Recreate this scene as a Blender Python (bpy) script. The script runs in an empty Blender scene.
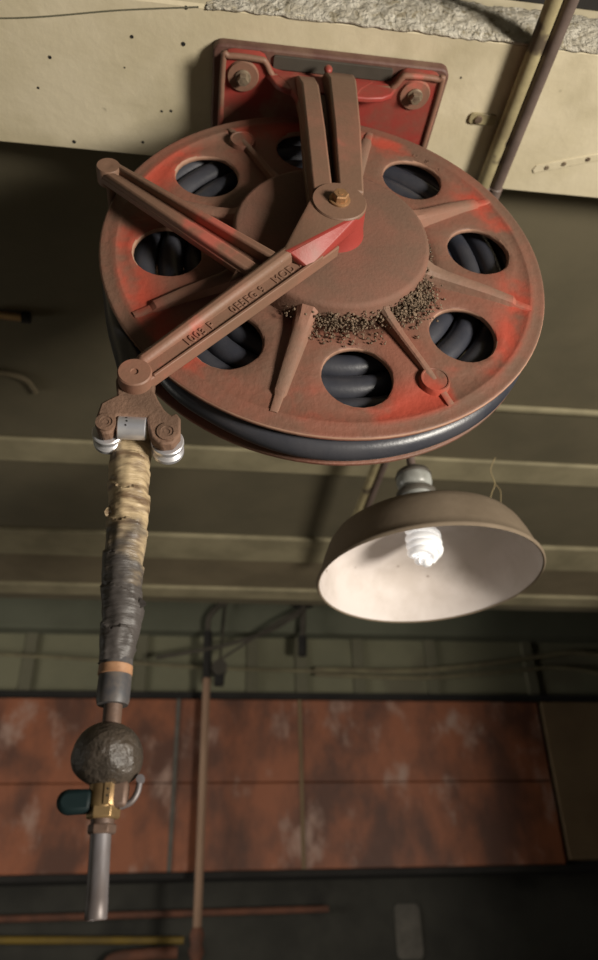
import bpy, bmesh, math, random
from mathutils import Vector, Matrix
random.seed(7)
scn = bpy.context.scene
C = scn.collection
PI = math.pi
H = 1.6                      # eye height: everything below is measured from the eye, then lifted by H

# ------------------------------------------------------------------ materials
def _nodes(name):
    m = bpy.data.materials.new(name); m.use_nodes = True
    nt = m.node_tree
    return m, nt, nt.nodes['Principled BSDF']

def mat(name, c1, c2, scale=6.0, lo=.35, hi=.65, rough=.7, metal=0.0, bump=.0, bscale=60, c3=None, scale3=2.0,
        lo3=.55, hi3=.7, stretch=(1, 1, 1), spec=.4, coat=0, detail=6, speck=None, speck_scale=25, speck_hi=.16, world=False, radial=None):
    m, nt, b = _nodes(name)
    N, L = nt.nodes, nt.links
    tc = N.new('ShaderNodeTexCoord')
    mp = N.new('ShaderNodeMapping'); mp.inputs['Scale'].default_value = stretch
    L.new(N.new('ShaderNodeNewGeometry').outputs['Position'] if world else tc.outputs['Object'], mp.inputs['Vector'])
    def noise(s, d=detail, r=.6):
        n = N.new('ShaderNodeTexNoise'); n.inputs['Scale'].default_value = s
        n.inputs['Detail'].default_value = d; n.inputs['Roughness'].default_value = r
        L.new(mp.outputs[0], n.inputs['Vector']); return n
    def ramp(src, a, z):
        r = N.new('ShaderNodeMapRange'); r.inputs['From Min'].default_value = a; r.inputs['From Max'].default_value = z
        r.interpolation_type = 'SMOOTHSTEP'
        L.new(src, r.inputs['Value']); return r.outputs[0]
    def mix(f, a, z):
        x = N.new('ShaderNodeMix'); x.data_type = 'RGBA'
        L.new(f, x.inputs['Factor'])
        if isinstance(a, tuple): x.inputs['A'].default_value = (*a, 1)
        else: L.new(a, x.inputs['A'])
        if isinstance(z, tuple): x.inputs['B'].default_value = (*z, 1)
        else: L.new(z, x.inputs['B'])
        return x.outputs['Result']
    col = mix(ramp(noise(scale).outputs['Fac'], lo, hi), c1, c2)
    if c3:
        f3 = ramp(noise(scale3, 4).outputs['Fac'], lo3, hi3)
        if radial:                                   # paint worn bare of dust towards the rim of the wheel
            vm = N.new('ShaderNodeVectorMath'); vm.operation = 'SUBTRACT'; vm.inputs[1].default_value = radial[0]
            L.new(tc.outputs['Object'], vm.inputs[0])
            vl = N.new('ShaderNodeVectorMath'); vl.operation = 'LENGTH'; L.new(vm.outputs[0], vl.inputs[0])
            g1 = N.new('ShaderNodeMath'); g1.operation = 'MULTIPLY'; L.new(f3, g1.inputs[0]); L.new(ramp(vl.outputs['Value'], radial[1], radial[2]), g1.inputs[1])
            g2 = N.new('ShaderNodeMath'); g2.operation = 'MULTIPLY'; L.new(g1.outputs[0], g2.inputs[0]); L.new(ramp(vl.outputs['Value'], radial[4], radial[3]), g2.inputs[1])
            f3 = g2.outputs[0]
        col = mix(f3, col, c3)
    if speck:
        v = N.new('ShaderNodeTexVoronoi'); v.inputs['Scale'].default_value = speck_scale
        L.new(mp.outputs[0], v.inputs['Vector'])
        inv = ramp(v.outputs['Distance'], speck_hi, speck_hi * .6)
        wn = noise(speck_scale * .35, 2)
        gate = N.new('ShaderNodeMath'); gate.operation = 'MULTIPLY'
        L.new(inv, gate.inputs[0]); L.new(ramp(wn.outputs['Fac'], .55, .6), gate.inputs[1])
        col = mix(gate.outputs[0], col, speck)
    L.new(col, b.inputs['Base Color'])
    b.inputs['Roughness'].default_value = rough; b.inputs['Metallic'].default_value = metal
    b.inputs['Specular IOR Level'].default_value = spec
    if coat: b.inputs['Coat Weight'].default_value = coat
    if bump:
        bp = N.new('ShaderNodeBump'); bp.inputs['Strength'].default_value = bump; bp.inputs['Distance'].default_value = .01
        L.new(noise(bscale, 5).outputs['Fac'], bp.inputs['Height']); L.new(bp.outputs[0], b.inputs['Normal'])
    return m

DUST = (.235, .125, .082); DUST2 = (.30, .175, .125); RED = (.36, .085, .055); VIV = (.42, .05, .03)
M = {}
M['flange'] = mat('dusty_red_paint', (.145, .080, .054), (.21, .082, .054), 9, .36, .64, .6, bump=.16, bscale=140, c3=(.36, .058, .034), scale3=8, lo3=.45, hi3=.60, spec=.4, radial=((0, 0, 1.0 * (.7238 - 1.07)), .20, .245, .255, .268))
M['plateau'] = mat('dusty_hub_paint', (.135, .076, .051), (.175, .082, .055), 14, rough=.8, bump=.15, bscale=220)
M['arm'] = mat('dusty_arm_paint', (.175, .100, .066), (.235, .110, .074), 9, .4, .65, .55, bump=.08, bscale=160, c3=(.42, .11, .08), scale3=9, lo3=.58, hi3=.68)
M['redder'] = mat('glossy_red_casting', (.27, .036, .028), (.20, .060, .042), 10, .45, .65, .5, bump=.06, bscale=120, c3=DUST, scale3=8, lo3=.56, hi3=.68)
M['guide'] = mat('brown_iron_casting', (.125, .073, .048), (.175, .10, .066), 25, rough=.75, bump=.25, bscale=260)
M['plate'] = mat('dull_maroon_plate', (.10, .045, .035), (.15, .085, .06), 18, rough=.6, bump=.1, bscale=120)
M['rib'] = mat('dust_covered_rib', (.185, .112, .078), (.235, .115, .078), 9, .4, .64, .7, bump=.14, bscale=140, c3=(.34, .06, .036), scale3=8, lo3=.50, hi3=.62, radial=((0, 0, 1.0 * (.7238 - 1.07)), .215, .25, .262, .27))
M['edge'] = mat('worn_pale_edge', (.36, .21, .145), (.28, .15, .10), 20, rough=.7)
M['dirt'] = mat('grey_dust_crust', (.125, .09, .062), (.25, .18, .125), 90, rough=1, bump=.6, bscale=300, spec=.1)
M['rubber'] = mat('black_rubber_hose', (.026, .028, .038), (.046, .046, .054), 12, rough=.36, bump=.05, bscale=200, spec=.5)
M['tape'] = None
M['alu'] = mat('brushed_aluminium', (.80, .80, .84), (.65, .65, .70), 30, rough=.33, metal=.75, spec=.5)
M['brass'] = mat('brass', (.40, .27, .13), (.28, .18, .09), 40, rough=.42, metal=.75, bump=.03)
M['bolt'] = mat('tarnished_bolt', (.45, .25, .12), (.30, .17, .09), 60, rough=.5, metal=.6, bump=.1)
M['bolt_grey'] = mat('greasy_steel_bolt', (.28, .22, .15), (.16, .11, .08), 60, rough=.5, metal=.5, bump=.1)
M['steel'] = mat('grey_steel_pipe', (.17, .158, .165), (.12, .10, .095), 40, rough=.46, metal=.3, bump=.05, stretch=(1, 1, .3))
M['copper'] = mat('rusty_copper_pipe', (.135, .085, .062), (.095, .062, .048), 50, rough=.55, metal=.3, bump=.1)
M['ball'] = mat('worn_rubber_ball', (.034, .027, .021), (.065, .050, .038), 28, rough=.36, bump=.5, bscale=95, spec=.6)
M['ferrule'] = mat('dark_hose_end', (.05, .05, .055), (.10, .085, .075), 60, rough=.5)
M['band'] = mat('copper_coloured_band', (.36, .20, .11), (.25, .13, .07), 60, rough=.5)
M['teal'] = mat('dark_teal_grip', (.003, .009, .010), (.005, .013, .014), 40, rough=.6, spec=.2)
M['beam'] = mat('cream_painted_concrete', (.49, .425, .285), (.58, .51, .365), 4.5, .35, .65, .75, bump=.10, bscale=50, c3=(.41, .355, .235), scale3=3, lo3=.5, hi3=.68, speck=(.05, .045, .03), speck_scale=16, speck_hi=.10)
M['spall'] = mat('rough_broken_concrete', (.40, .36, .28), (.60, .56, .47), 45, rough=1, bump=1, bscale=160, c3=(.30, .26, .18), scale3=60, lo3=.55, hi3=.65)
M['olive'] = mat('dark_olive_ceiling_paint', (.082, .070, .042), (.105, .088, .053), 3, rough=.85, bump=.04, bscale=40)
M['joist'] = mat('worn_olive_joist_paint', (.115, .092, .055), (.15, .12, .072), 4, rough=.8, bump=.05)
M['lip'] = mat('pale_olive_lip_paint', (.27, .235, .145), (.19, .165, .10), 5, rough=.75, bump=.05)
M['green'] = mat('grey_green_wall_paint', (.075, .077, .052), (.095, .098, .068), 2, rough=.9)
M['wall'] = mat('grubby_green_wall_paint', (.125, .122, .078), (.15, .143, .09), 2, rough=.9, bump=.05, c3=(.11, .10, .065), scale3=1.5)
M['batten'] = mat('dark_wall_batten_paint', (.10, .095, .06), (.12, .11, .075), 3, rough=.9)
M['black'] = mat('flat_black', (.010, .009, .008), (.016, .014, .012), 4, rough=.9)
M['low'] = mat('dark_grimy_wall', (.024, .023, .019), (.040, .038, .031), 2.2, rough=.95, bump=.1, c3=(.015, .014, .012), scale3=1.2)
M['rust'] = mat('rusted_sheet_steel', (.24, .080, .036), (.085, .034, .020), 3.6, .36, .64, .6, bump=.25, bscale=22, c3=(.31, .20, .155), scale3=5.2, lo3=.53, hi3=.74, world=True, stretch=(1, 1, .62), detail=9)
M['tan'] = mat('brown_grime_panel', (.13, .085, .045), (.17, .115, .06), 2.5, rough=.8)
M['conduit'] = mat('chipped_cream_conduit_paint', (.34, .29, .16), (.22, .18, .10), 14, rough=.55, bump=.06, c3=(.08, .06, .04), scale3=9, lo3=.56, hi3=.62)
M['darkpipe'] = mat('dark_brown_pipe', (.085, .060, .050), (.13, .095, .08), 14, rough=.55, bump=.06)
M['shade_out'] = mat('dusty_lamp_enamel_outside', (.20, .155, .11), (.15, .115, .08), 8, rough=.85, bump=.05, spec=.2)
M['shade_in'] = mat('stained_white_enamel', (.64, .58, .55), (.52, .46, .42), 9, .4, .7, .6, speck=(.16, .10, .07), speck_scale=30, speck_hi=.12, spec=.25)
M['porcelain'] = mat('grimy_grey_socket', (.36, .37, .35), (.24, .24, .22), 35, rough=.35, spec=.5)
M['socket_ring'] = mat('dark_socket_ring', (.06, .052, .042), (.09, .08, .065), 35, rough=.6)
M['cable'] = mat('dark_cable', (.04, .034, .025), (.06, .05, .038), 10, rough=.8)
M['palecable'] = mat('olive_painted_cable', (.16, .14, .08), (.12, .10, .06), 10, rough=.8)
M['rod'] = mat('brown_wooden_rod', (.27, .17, .11), (.21, .125, .08), 12, rough=.7, stretch=(1, 1, .15))
M['yellow'] = mat('dull_yellow_pipe_paint', (.17, .11, .016), (.12, .08, .018), 6, rough=.6)
M['rustpipe'] = mat('rusty_pipe', (.13, .05, .028), (.08, .035, .022), 8, rough=.8)
M['floor'] = mat('worn_concrete_floor', (.30, .27, .22), (.22, .20, .17), 1.2, rough=.85, bump=.1)
M['twine'] = mat('dry_straw_twine', (.30, .24, .12), (.22, .17, .09), 30, rough=.9)
M['patch'] = mat('pale_scraped_plaster', (.105, .095, .08), (.07, .064, .054), 9, rough=.9)

# white lamp tube: a real lamp, barely glowing against the daylight
m, nt, b = _nodes('white_lamp_tube'); b.inputs['Base Color'].default_value = (.9, .9, .9, 1); b.inputs['Roughness'].default_value = .3
b.inputs['Emission Color'].default_value = (1, .97, .95, 1); b.inputs['Emission Strength'].default_value = .25
M['tube'] = m
# friction tape: tan at the top of the wrap, black further down, wrinkled
m, nt, b = _nodes('peeling_friction_tape'); N, L = nt.nodes, nt.links
tc = N.new('ShaderNodeTexCoord'); sep = N.new('ShaderNodeSeparateXYZ'); L.new(tc.outputs['Object'], sep.inputs[0])
def tape_noise(s, st):
    mp = N.new('ShaderNodeMapping'); mp.inputs['Scale'].default_value = st; mp.inputs['Rotation'].default_value = (.25, .35, 0)
    L.new(tc.outputs['Object'], mp.inputs[0])
    n = N.new('ShaderNodeTexNoise'); n.inputs['Scale'].default_value = s; n.inputs['Detail'].default_value = 5
    L.new(mp.outputs[0], n.inputs['Vector']); return n
n1 = tape_noise(24, (1, 1, 2.2))
ad = N.new('ShaderNodeMath'); ad.operation = 'MULTIPLY_ADD'; ad.inputs[1].default_value = .17; 
L.new(n1.outputs['Fac'], ad.inputs[0]); L.new(sep.outputs['Z'], ad.inputs[2])
TAPE_RANGE = N.new('ShaderNodeMapRange'); L.new(ad.outputs[0], TAPE_RANGE.inputs['Value']); TAPE_RANGE.interpolation_type = 'SMOOTHSTEP'
mx = N.new('ShaderNodeMix'); mx.data_type = 'RGBA'; L.new(TAPE_RANGE.outputs[0], mx.inputs['Factor'])
mx.inputs['A'].default_value = (.062, .054, .050, 1)
n2 = tape_noise(34, (1, 1, 3.4)); mx2 = N.new('ShaderNodeMix'); mx2.data_type = 'RGBA'
r2 = N.new('ShaderNodeMapRange'); r2.inputs['From Min'].default_value = .36; r2.inputs['From Max'].default_value = .56
L.new(n2.outputs['Fac'], r2.inputs['Value']); L.new(r2.outputs[0], mx2.inputs['Factor'])
mx2.inputs['A'].default_value = (.14, .09, .05, 1); mx2.inputs['B'].default_value = (.44, .335, .20, 1)
L.new(mx2.outputs['Result'], mx.inputs['B']); L.new(mx.outputs['Result'], b.inputs['Base Color'])
b.inputs['Roughness'].default_value = .5
bp = N.new('ShaderNodeBump'); bp.inputs['Strength'].default_value = .5; bp.inputs['Distance'].default_value = .006
n3 = tape_noise(40, (1, 1, 4)); L.new(n3.outputs['Fac'], bp.inputs['Height']); L.new(bp.outputs[0], b.inputs['Normal'])
M['tape'] = m

# ------------------------------------------------------------------ mesh helpers
def W(x, y, z): return Vector((x, y, z + H))

def obj(name, bm, m, parent=None, sharp=35, bevel=0, subsurf=0, solid=0):
    org = parent_origin(parent) if parent else Vector((0, 0, 0))
    bmesh.ops.remove_doubles(bm, verts=bm.verts, dist=1e-6)
    bmesh.ops.recalc_face_normals(bm, faces=bm.faces)
    if not parent:                                  # a top-level mesh gets its origin at its base
        xs = [v.co for v in bm.verts]
        org = Vector(((min(v.x for v in xs) + max(v.x for v in xs)) / 2, (min(v.y for v in xs) + max(v.y for v in xs)) / 2, min(v.z for v in xs)))
    bmesh.ops.translate(bm, verts=bm.verts, vec=-org)
    me = bpy.data.meshes.new(name); bm.to_mesh(me); bm.free()
    me.shade_smooth()
    me.set_sharp_from_angle(angle=math.radians(sharp))
    me.materials.append(m if not isinstance(m, str) else M[m])
    o = bpy.data.objects.new(name, me); C.objects.link(o)
    if parent: o.parent = parent
    else: o.location = org
    if solid:
        s = o.modifiers.new('solid', 'SOLIDIFY'); s.thickness = solid; s.offset = -1
    if bevel:
        s = o.modifiers.new('bevel', 'BEVEL'); s.width = bevel; s.segments = 2; s.limit_method = 'ANGLE'; s.angle_limit = math.radians(40); s.harden_normals = False
    if subsurf:
        s = o.modifiers.new('sub', 'SUBSURF'); s.levels = subsurf; s.render_levels = subsurf
    return o

def parent_origin(p):
    v = Vector((0, 0, 0))
    while p: v = v + p.location; p = p.parent
    return v

def thing(name, label, cat, loc, group=None):
    o = bpy.data.objects.new(name, None); C.objects.link(o); o.location = loc; o.empty_display_size = .05
    o['label'] = label; o['category'] = cat
    if group: o['group'] = group
    return o
def tag(o, label, cat, group=None):
    o['label'] = label; o['category'] = cat
    if group: o['group'] = group
    return o
def struct(name, bm, m, **k):
    o = obj(name, bm, m, **k); o['kind'] = 'structure'; return o

def new(): return bmesh.new()
def box(bm, x0, x1, y0, y1, z0, z1):
    v = [bm.verts.new(W(x, y, z)) for z in (z0, z1) for y in (y0, y1) for x in (x0, x1)]
    for q in ((0, 1, 3, 2), (4, 6, 7, 5), (0, 4, 5, 1), (2, 3, 7, 6), (0, 2, 6, 4), (1, 5, 7, 3)):
        bm.faces.new([v[i] for i in q])
    return v
def frame(axis):
    a = axis.normalized()
    u = a.orthogonal().normalized() if abs(a.z) > .9 else a.cross(Vector((0, 0, 1))).normalized()
    if abs(a.z) > .9: u = Vector((1, 0, 0)) - a * a.x; u.normalize()
    return a, u, a.cross(u).normalized()
def lathe(bm, origin, axis, prof, n=48, flat=None):
    """prof: (radius, height along axis); flat: n-gon count for hexes"""
    a, u, v = frame(axis); rings = []
    for r, h in prof:
        if r < 1e-7: rings.append([bm.verts.new(origin + a * h)])
        else: rings.append([bm.verts.new(origin + a * h + (u * math.cos(2 * PI * i / n) + v * math.sin(2 * PI * i / n)) * r) for i in range(n)])
    for A, B in zip(rings, rings[1:]):
        for i in range(n):
            j = (i + 1) % n
            q = [A[i % len(A)], A[j % len(A)], B[j % len(B)], B[i % len(B)]]
            q = list(dict.fromkeys(q))
            if len(q) > 2: bm.faces.new(q)
def cyl(bm, p, q, r, n=24, r2=None, ch=0):
    p, q = Vector(p), Vector(q); d = q - p; l = d.length; r2 = r if r2 is None else r2
    prof = [(0, 0), (r, 0), (r2, l), (0, l)] if not ch else [(0, 0), (r - ch, 0), (r, ch), (r2, l - ch), (r2 - ch, l), (0, l)]
    lathe(bm, p, d, prof, n)
def tube(bm, pts, r, n=16, caps=True, closed=False):
    pts = [Vector(p) for p in pts]; rs = r if isinstance(r, list) else [r] * len(pts)
    rings = []; up = None
    for i, p in enumerate(pts):
        if closed: t = pts[(i + 1) % len(pts)] - pts[i - 1]
        else: t = pts[min(i + 1, len(pts) - 1)] - pts[max(i - 1, 0)]
        t.normalize()
        if up is None: up = t.orthogonal().normalized()
        up = (up - t * up.dot(t)).normalized(); w = t.cross(up)
        rings.append([bm.verts.new(p + (up * math.cos(2 * PI * k / n) + w * math.sin(2 * PI * k / n)) * rs[i]) for k in range(n)])
    for A, B in zip(rings, rings[1:]):
        for k in range(n): bm.faces.new((A[k], A[(k + 1) % n], B[(k + 1) % n], B[k]))
    if caps:
        bm.faces.new(rings[0][::-1]); bm.faces.new(rings[-1])
    return rings
def smooth_path(P, n=12):
    P = [Vector(p) for p in P]; out = []
    for i in range(len(P) - 1):
        a, b_, c, d = P[max(i - 1, 0)], P[i], P[i + 1], P[min(i + 2, len(P) - 1)]
        for k in range(n):
            t = k / n
            out.append(.5 * ((2 * b_) + (c - a) * t + (2 * a - 5 * b_ + 4 * c - d) * t * t + (3 * b_ - a - 3 * c + d) * t ** 3))
    out.append(P[-1]); return out
def prism(bm, poly, y0, y1, zmap=None):
    """poly in (x, z) eye coordinates, swept from y0 to y1; y0 may be a function of (x,z)"""
    f0 = y0 if callable(y0) else (lambda x, z: y0); f1 = y1 if callable(y1) else (lambda x, z: y1)
    A = [bm.verts.new(W(x, f0(x, z), z)) for x, z in poly]; B = [bm.verts.new(W(x, f1(x, z), z)) for x, z in poly]
    bm.faces.new(A); bm.faces.new(B[::-1]); n = len(poly)
    for i in range(n): bm.faces.new((A[i], B[i], B[(i + 1) % n], A[(i + 1) % n]))
def hex_bolt(bm, p, axis, r, h, washer=None):
    a = Vector(axis).normalized(); p = Vector(p)
    if washer: lathe(bm, p, a, [(0, 0), (washer, 0), (washer, h * .25), (washer * .9, h * .32), (0, h * .32)], 32); p = p + a * h * .3
    lathe(bm, p, a, [(0, 0), (r, 0), (r, h * .8), (r * .86, h), (0, h)], 6)
    lathe(bm, p + a * h, a, [(r * .35, 0), (r * .35, h * .05), (0, h * .06)], 12)
def blob(bm, p, s, sub=1, jit=.25):
    g = bmesh.ops.create_icosphere(bm, subdivisions=sub, radius=1)
    rx = Matrix.Rotation(random.uniform(0, 6), 3, Vector((random.random(), random.random(), random.random() + .1)))
    for v in g['verts']:
        c = v.co.copy(); c = rx @ c
        v.co = Vector(p) + Vector((c.x * s[0], c.y * s[1], c.z * s[2])) * (1 + random.uniform(-jit, jit))

# ------------------------------------------------------------------ reel geometry
CX, CY, CZ = .1379, .643, .7238          # middle of the near flange
RF = .28; GAP = .058
YM = CY + .0285                           # the hose runs in this plane
PH0 = math.degrees(2.4724)
def R3(x, z, d): return W(CX + x, CY - d, CZ + z)     # d: distance in front of the near flange
def pol(r, deg): return r * math.cos(math.radians(deg)), r * math.sin(math.radians(deg))

reel = thing('hose_reel', 'dusty red hose reel with eight round holes, bolted under the cream beam', 'hose reel', W(CX, .64, 1.07))

def dish(r): return .0040 * max(0, min(1, (.262 - r) / .05))      # the plate swells slightly towards the hub
def flange_mesh(sgn, y):
    """a cast flange with eight round holes; sgn = +1 for the near one"""
    bm = new()
    def V(x, z, d): return bm.verts.new(W(CX + x, y - sgn * (d + dish(math.hypot(x, z))), CZ + z))
    no, ns = 12, 8; ri, ro, hr, hc = .124, .258, .0415, .199
    outer, inner = [], []
    dep = lambda r: 0.0
    for k in range(8):
        a0 = PH0 - 45 * k
        loop = []
        for i in range(no): loop.append((ro, a0 - 22.5 + 45 * i / no, 'o'))
        for i in range(ns): loop.append((ro + (ri - ro) * i / ns, a0 + 22.5, 's'))
        for i in range(no): loop.append((ri, a0 + 22.5 - 45 * i / no, 'i'))
        for i in range(ns): loop.append((ri + (ro - ri) * i / ns, a0 - 22.5, 's'))
        hx, hz = pol(hc, a0); rings = []
        bpts = [pol(r, a) for r, a, _ in loop]
        for t in (-.09, 0.0, .06, .4, 1.0):
            ring = []
            for (bx, bz) in bpts:
                ang = math.atan2(bz - hz, bx - hx)
                if t < 0: x, z, d = hx + math.cos(ang) * hr * .975, hz + math.sin(ang) * hr * .975, -.006
                else:
                    px, pz = hx + math.cos(ang) * hr, hz + math.sin(ang) * hr
                    x, z = px + (bx - px) * t, pz + (bz - pz) * t
                    d = -.0012 if t == 0 else 0
                ring.append(V(x, z, d))
            rings.append(ring)
        n = len(loop)
        for A, B in zip(rings, rings[1:]):
            for i in range(n): bm.faces.new((A[i], A[(i + 1) % n], B[(i + 1) % n], B[i]))
    angs = [PH0 - 22.5 + 45 * i / no for i in range(8 * no)]
    def rings(prof):
        prev = None
        for r, d in prof:
            if r == 0: cur = [V(0, 0, d)]
            else: cur = [V(*pol(r, a), d) for a in angs]
            if prev:
                n = len(angs)
                for i in range(n):
                    q = list(dict.fromkeys([prev[i], prev[(i + 1) % n], cur[(i + 1) % len(cur)], cur[i % len(cur)]]))
                    if len(q) > 2: bm.faces.new(q)
            prev = cur
    rings([(.258, 0), (.2592, .0010), (.2615, .0012), (.267, .0002), (.274, -.0006), (.2772, -.0002), (.2790, -.0008), (.280, -.0028), (.2797, -.0055), (.277, -.007), (.262, -.0065), (.258, -.006)])
    # the back skin, so the plate has thickness
    prev = None
    return bm, V

PLAT = .033
def hub_pan(sgn, y):
    bm = new()
    lathe(bm, W(CX, y, CZ), Vector((0, -sgn, 0)), [(.1255, -.003), (.1245, .002), (.1215, PLAT - .006), (.1195, PLAT - .0015), (.115, PLAT), (.06, PLAT + .0015), (0, PLAT + .002)], 96)
    return bm

def rib_mesh(sgn, y, ang, boss):
    bm = new()
    def V(r, t, d):
        x, z = pol(r, ang); tx, tz = -math.sin(math.radians(ang)), math.cos(math.radians(ang))
        return bm.verts.new(W(CX + x + tx * t, y - sgn * (d + dish(r) * min(1, max(0, 1.6 - d / .012))), CZ + z + tz * t))
    rows = [(.119, .013, PLAT - .006), (.130, .0105, .0215), (.150, .0085, .0165), (.20, .007, .0105), (.236, .006, .0070), (.241, .0045, .0030), (.262, .004, .0028)]
    if boss: rows = [(.119, .007, PLAT - .01), (.135, .0055, .016), (.16, .0045, .011), (.20, .004, .0075), (.225, .004, .006), (.262, .004, .0032)]
    prev = None
    for r, w, d in rows:
        cur = [V(r, -w * 1.35, -.002), V(r, -w, d * .8), V(r, -w * .55, d), V(r, w * .55, d), V(r, w, d * .8), V(r, w * 1.35, -.002)]
        if prev:
            for i in range(5): bm.faces.new((prev[i], prev[i + 1], cur[i + 1], cur[i]))
        else: bm.faces.new(cur)
        prev = cur
    bm.faces.new(prev[::-1])
    return bm

for sgn, y in ((1, CY), (-1, CY + GAP)):
    bm, _ = flange_mesh(sgn, y)
    fl = obj('flange', bm, 'flange', reel, sharp=50); fl.data.materials.append(M['edge'])
    for p in fl.data.polygons:                       # bare metal edge of each hole and of the outer rim
        c = p.center + fl.location + parent_origin(reel) - W(CX, y, CZ); rr = math.hypot(c.x, c.z)
        if .2788 < rr and abs(c.y) < .003: p.material_index = 1
        for k in range(8):
            hx_, hz_ = pol(.199, PH0 - 45 * k)
            if math.hypot(c.x - hx_, c.z - hz_) < .0419: p.material_index = 1
    fl['label'] = 'near flange with eight round holes' if sgn > 0 else 'far flange behind the coiled hose'
    s = fl.modifiers.new('solid', 'SOLIDIFY'); s.thickness = .004; s.offset = -1
    hp = obj('hub_pan', hub_pan(sgn, y), 'plateau', fl, sharp=50)
    for k in range(8):
        a = PH0 - 22.5 - 45 * k
        bos = k in (0, 4)
        obj('rib', rib_mesh(sgn, y, a, bos), 'rib', fl, sharp=30)
        if bos:
            bm = new(); x, z = pol(.228, a)
            lathe(bm, W(CX + x, y - sgn * .0027, CZ + z), Vector((0, -sgn, 0)), [(.019, -.003), (.0175, .005), (.0165, .0068), (.0150, .0068), (.0142, .0058), (0, .0058)], 40)
            obj('boss', bm, 'flange', fl)
    if sgn > 0:
        front_flange = fl
        # grey fluff and dust packed against the hub step
        bm = new()
        for i in range(1700):
            a = random.gauss(-42, 9) if i < 900 else (random.gauss(-88, 11) if i < 1350 else random.uniform(-118, 25))
            big = i < 1350
            r = random.uniform(.122, .146 if big else .131)
            if big: r = .123 + abs(random.gauss(0, .013))
            x, z = pol(r, a); s = random.uniform(.0006, .0017 if big else .0012)
            d = .006 + random.uniform(.002, .020 if big else .012) * max(.1, 1 - (r - .122) / .035)
            blob(bm, W(CX + x, CY - d, CZ + z), (s * 1.2, s, s * 1.1), 1, .35)
        d_ = obj('dirt_crust', bm, 'dirt', fl, sharp=80); d_['kind'] = 'stuff'; d_['label'] = 'grey crust of dust and fluff packed against the hub'
bm = new(); lathe(bm, W(CX, CY - .002, CZ), Vector((0, 1, 0)), [(.112, 0), (.112, GAP + .004)], 64)
obj('drum', bm, 'plate', reel)
bm = new(); cyl(bm, W(CX, CY - .078, CZ), W(CX, CY + GAP + .078, CZ), .011)
obj('axle', bm, 'bolt_grey', reel)

# raised lettering helper -------------------------------------------------
def lettering(name, txt, size, depth, origin, xdir, ydir, m, parent):
    cu = bpy.data.curves.new('t', 'FONT'); cu.body = txt; cu.size = size; cu.extrude = depth; cu.align_x = 'CENTER'; cu.align_y = 'CENTER'
    cu.bevel_depth = depth * .25
    cu.space_character = 1.12
    to = bpy.data.objects.new('t', cu); C.objects.link(to)
    dg = bpy.context.evaluated_depsgraph_get(); dg.update()
    me = bpy.data.meshes.new_from_object(to.evaluated_get(dg))
    bpy.data.objects.remove(to); bpy.data.curves.remove(cu)
    bm = new(); bm.from_mesh(me); bpy.data.meshes.remove(me)
    x = Vector(xdir).normalized(); yv = Vector(ydir); yv = (yv - x * yv.dot(x)).normalized(); z = x.cross(yv)
    for v in bm.verts: v.co = Vector(origin) + x * v.co.x + yv * v.co.y + z * v.co.z
    return obj(name, bm, m, parent)

# mounting: backing plate + casting + support arms -------------------------
ZB = 1.07
def rounded(x0, x1, y0, y1, r, n=5):
    P = []
    for cx, cy, a in ((x1 - r, y0 + r, -90), (x1 - r, y1 - r, 0), (x0 + r, y1 - r, 90), (x0 + r, y0 + r, 180)):
        for i in range(n + 1):
            t = math.radians(a + 90 * i / n); P.append((cx + r * math.cos(t), cy + r * math.sin(t)))
    return P
def slab(bm, poly, z0, z1):
    A = [bm.verts.new(W(x, y, z0)) for x, y in poly]; B = [bm.verts.new(W(x, y, z1)) for x, y in poly]
    bm.faces.new(A[::-1]); bm.faces.new(B); n = len(poly)
    for i in range(n): bm.faces.new((A[i], A[(i + 1) % n], B[(i + 1) % n], B[i]))
bm = new(); slab(bm, rounded(-.019, .322, .581, .765, .014), 1.052, ZB)
# shallow pocket along the near edge of the plate
plate = obj('backing_plate', bm, 'plate', reel, bevel=.003)
bm = new(); slab(bm, rounded(.066, .238, .587, .606, .003), 1.0485, 1.0525); obj('filler_strip', bm, 'cable', plate, bevel=.0008)

ZC = 1.033     # lower face of the casting's flanges
def casting():
    bm = new()
    # two bolting pads with rounded corners, web set back between them
    pts = [(-.004, .592), (.002, .585), (.010, .583), (.046, .583), (.053, .586), (.058, .594), (.066, .604), (.08, .607),
           (.150, .6065), (.222, .6065), (.238, .604), (.246, .594), (.251, .586), (.258, .583), (.294, .583), (.302, .585), (.308, .592),
           (.308, .75), (-.004, .75)]
    slab(bm, pts, ZC, 1.052)
    return bm
cast = obj('base_casting', casting(), 'redder', reel, bevel=.003)
# the casting's near wall hangs down between the two bolting pads, with scalloped ends
bm = new(); prism(bm, [(.054, 1.040), (.250, 1.040), (.243, 1.028), (.236, 1.014), (.222, 1.004), (.200, .999), (.086, .999), (.078, 1.003), (.070, 1.010), (.062, 1.026)], .6035, .6115)
obj('front_wall', bm, 'redder', cast, bevel=.002)
# upturned rim round the casting, as a folded lip
bm = new()
rim = [(-.004, .75), (-.004, .595), (.004, .585), (.046, .585), (.055, .589), (.064, .603), (.08, .6075), (.222, .6075), (.24, .603), (.249, .589), (.258, .585), (.30, .585), (.308, .595), (.308, .75)]
tube(bm, smooth_path([W(x, y, ZC - .001) for x, y in rim], 6), .0042, 12)
obj('rim', bm, 'arm', cast, sharp=80)
for bx, m_ in ((.0245, 'bolt_grey'), (.2735, 'bolt_grey')):
    bm = new(); lathe(bm, W(bx, .611, ZC + .001), Vector((0, 0, -1)), [(0, 0), (.023, 0), (.021, .005), (0, .005)], 32); pad = obj('bolt_pad', bm, 'arm', cast)
    bm = new(); hex_bolt(bm, W(bx, .611, ZC - .004), (0, 0, -1), .0082, .009, .0112); obj('bolt', bm, m_, cast)

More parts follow.
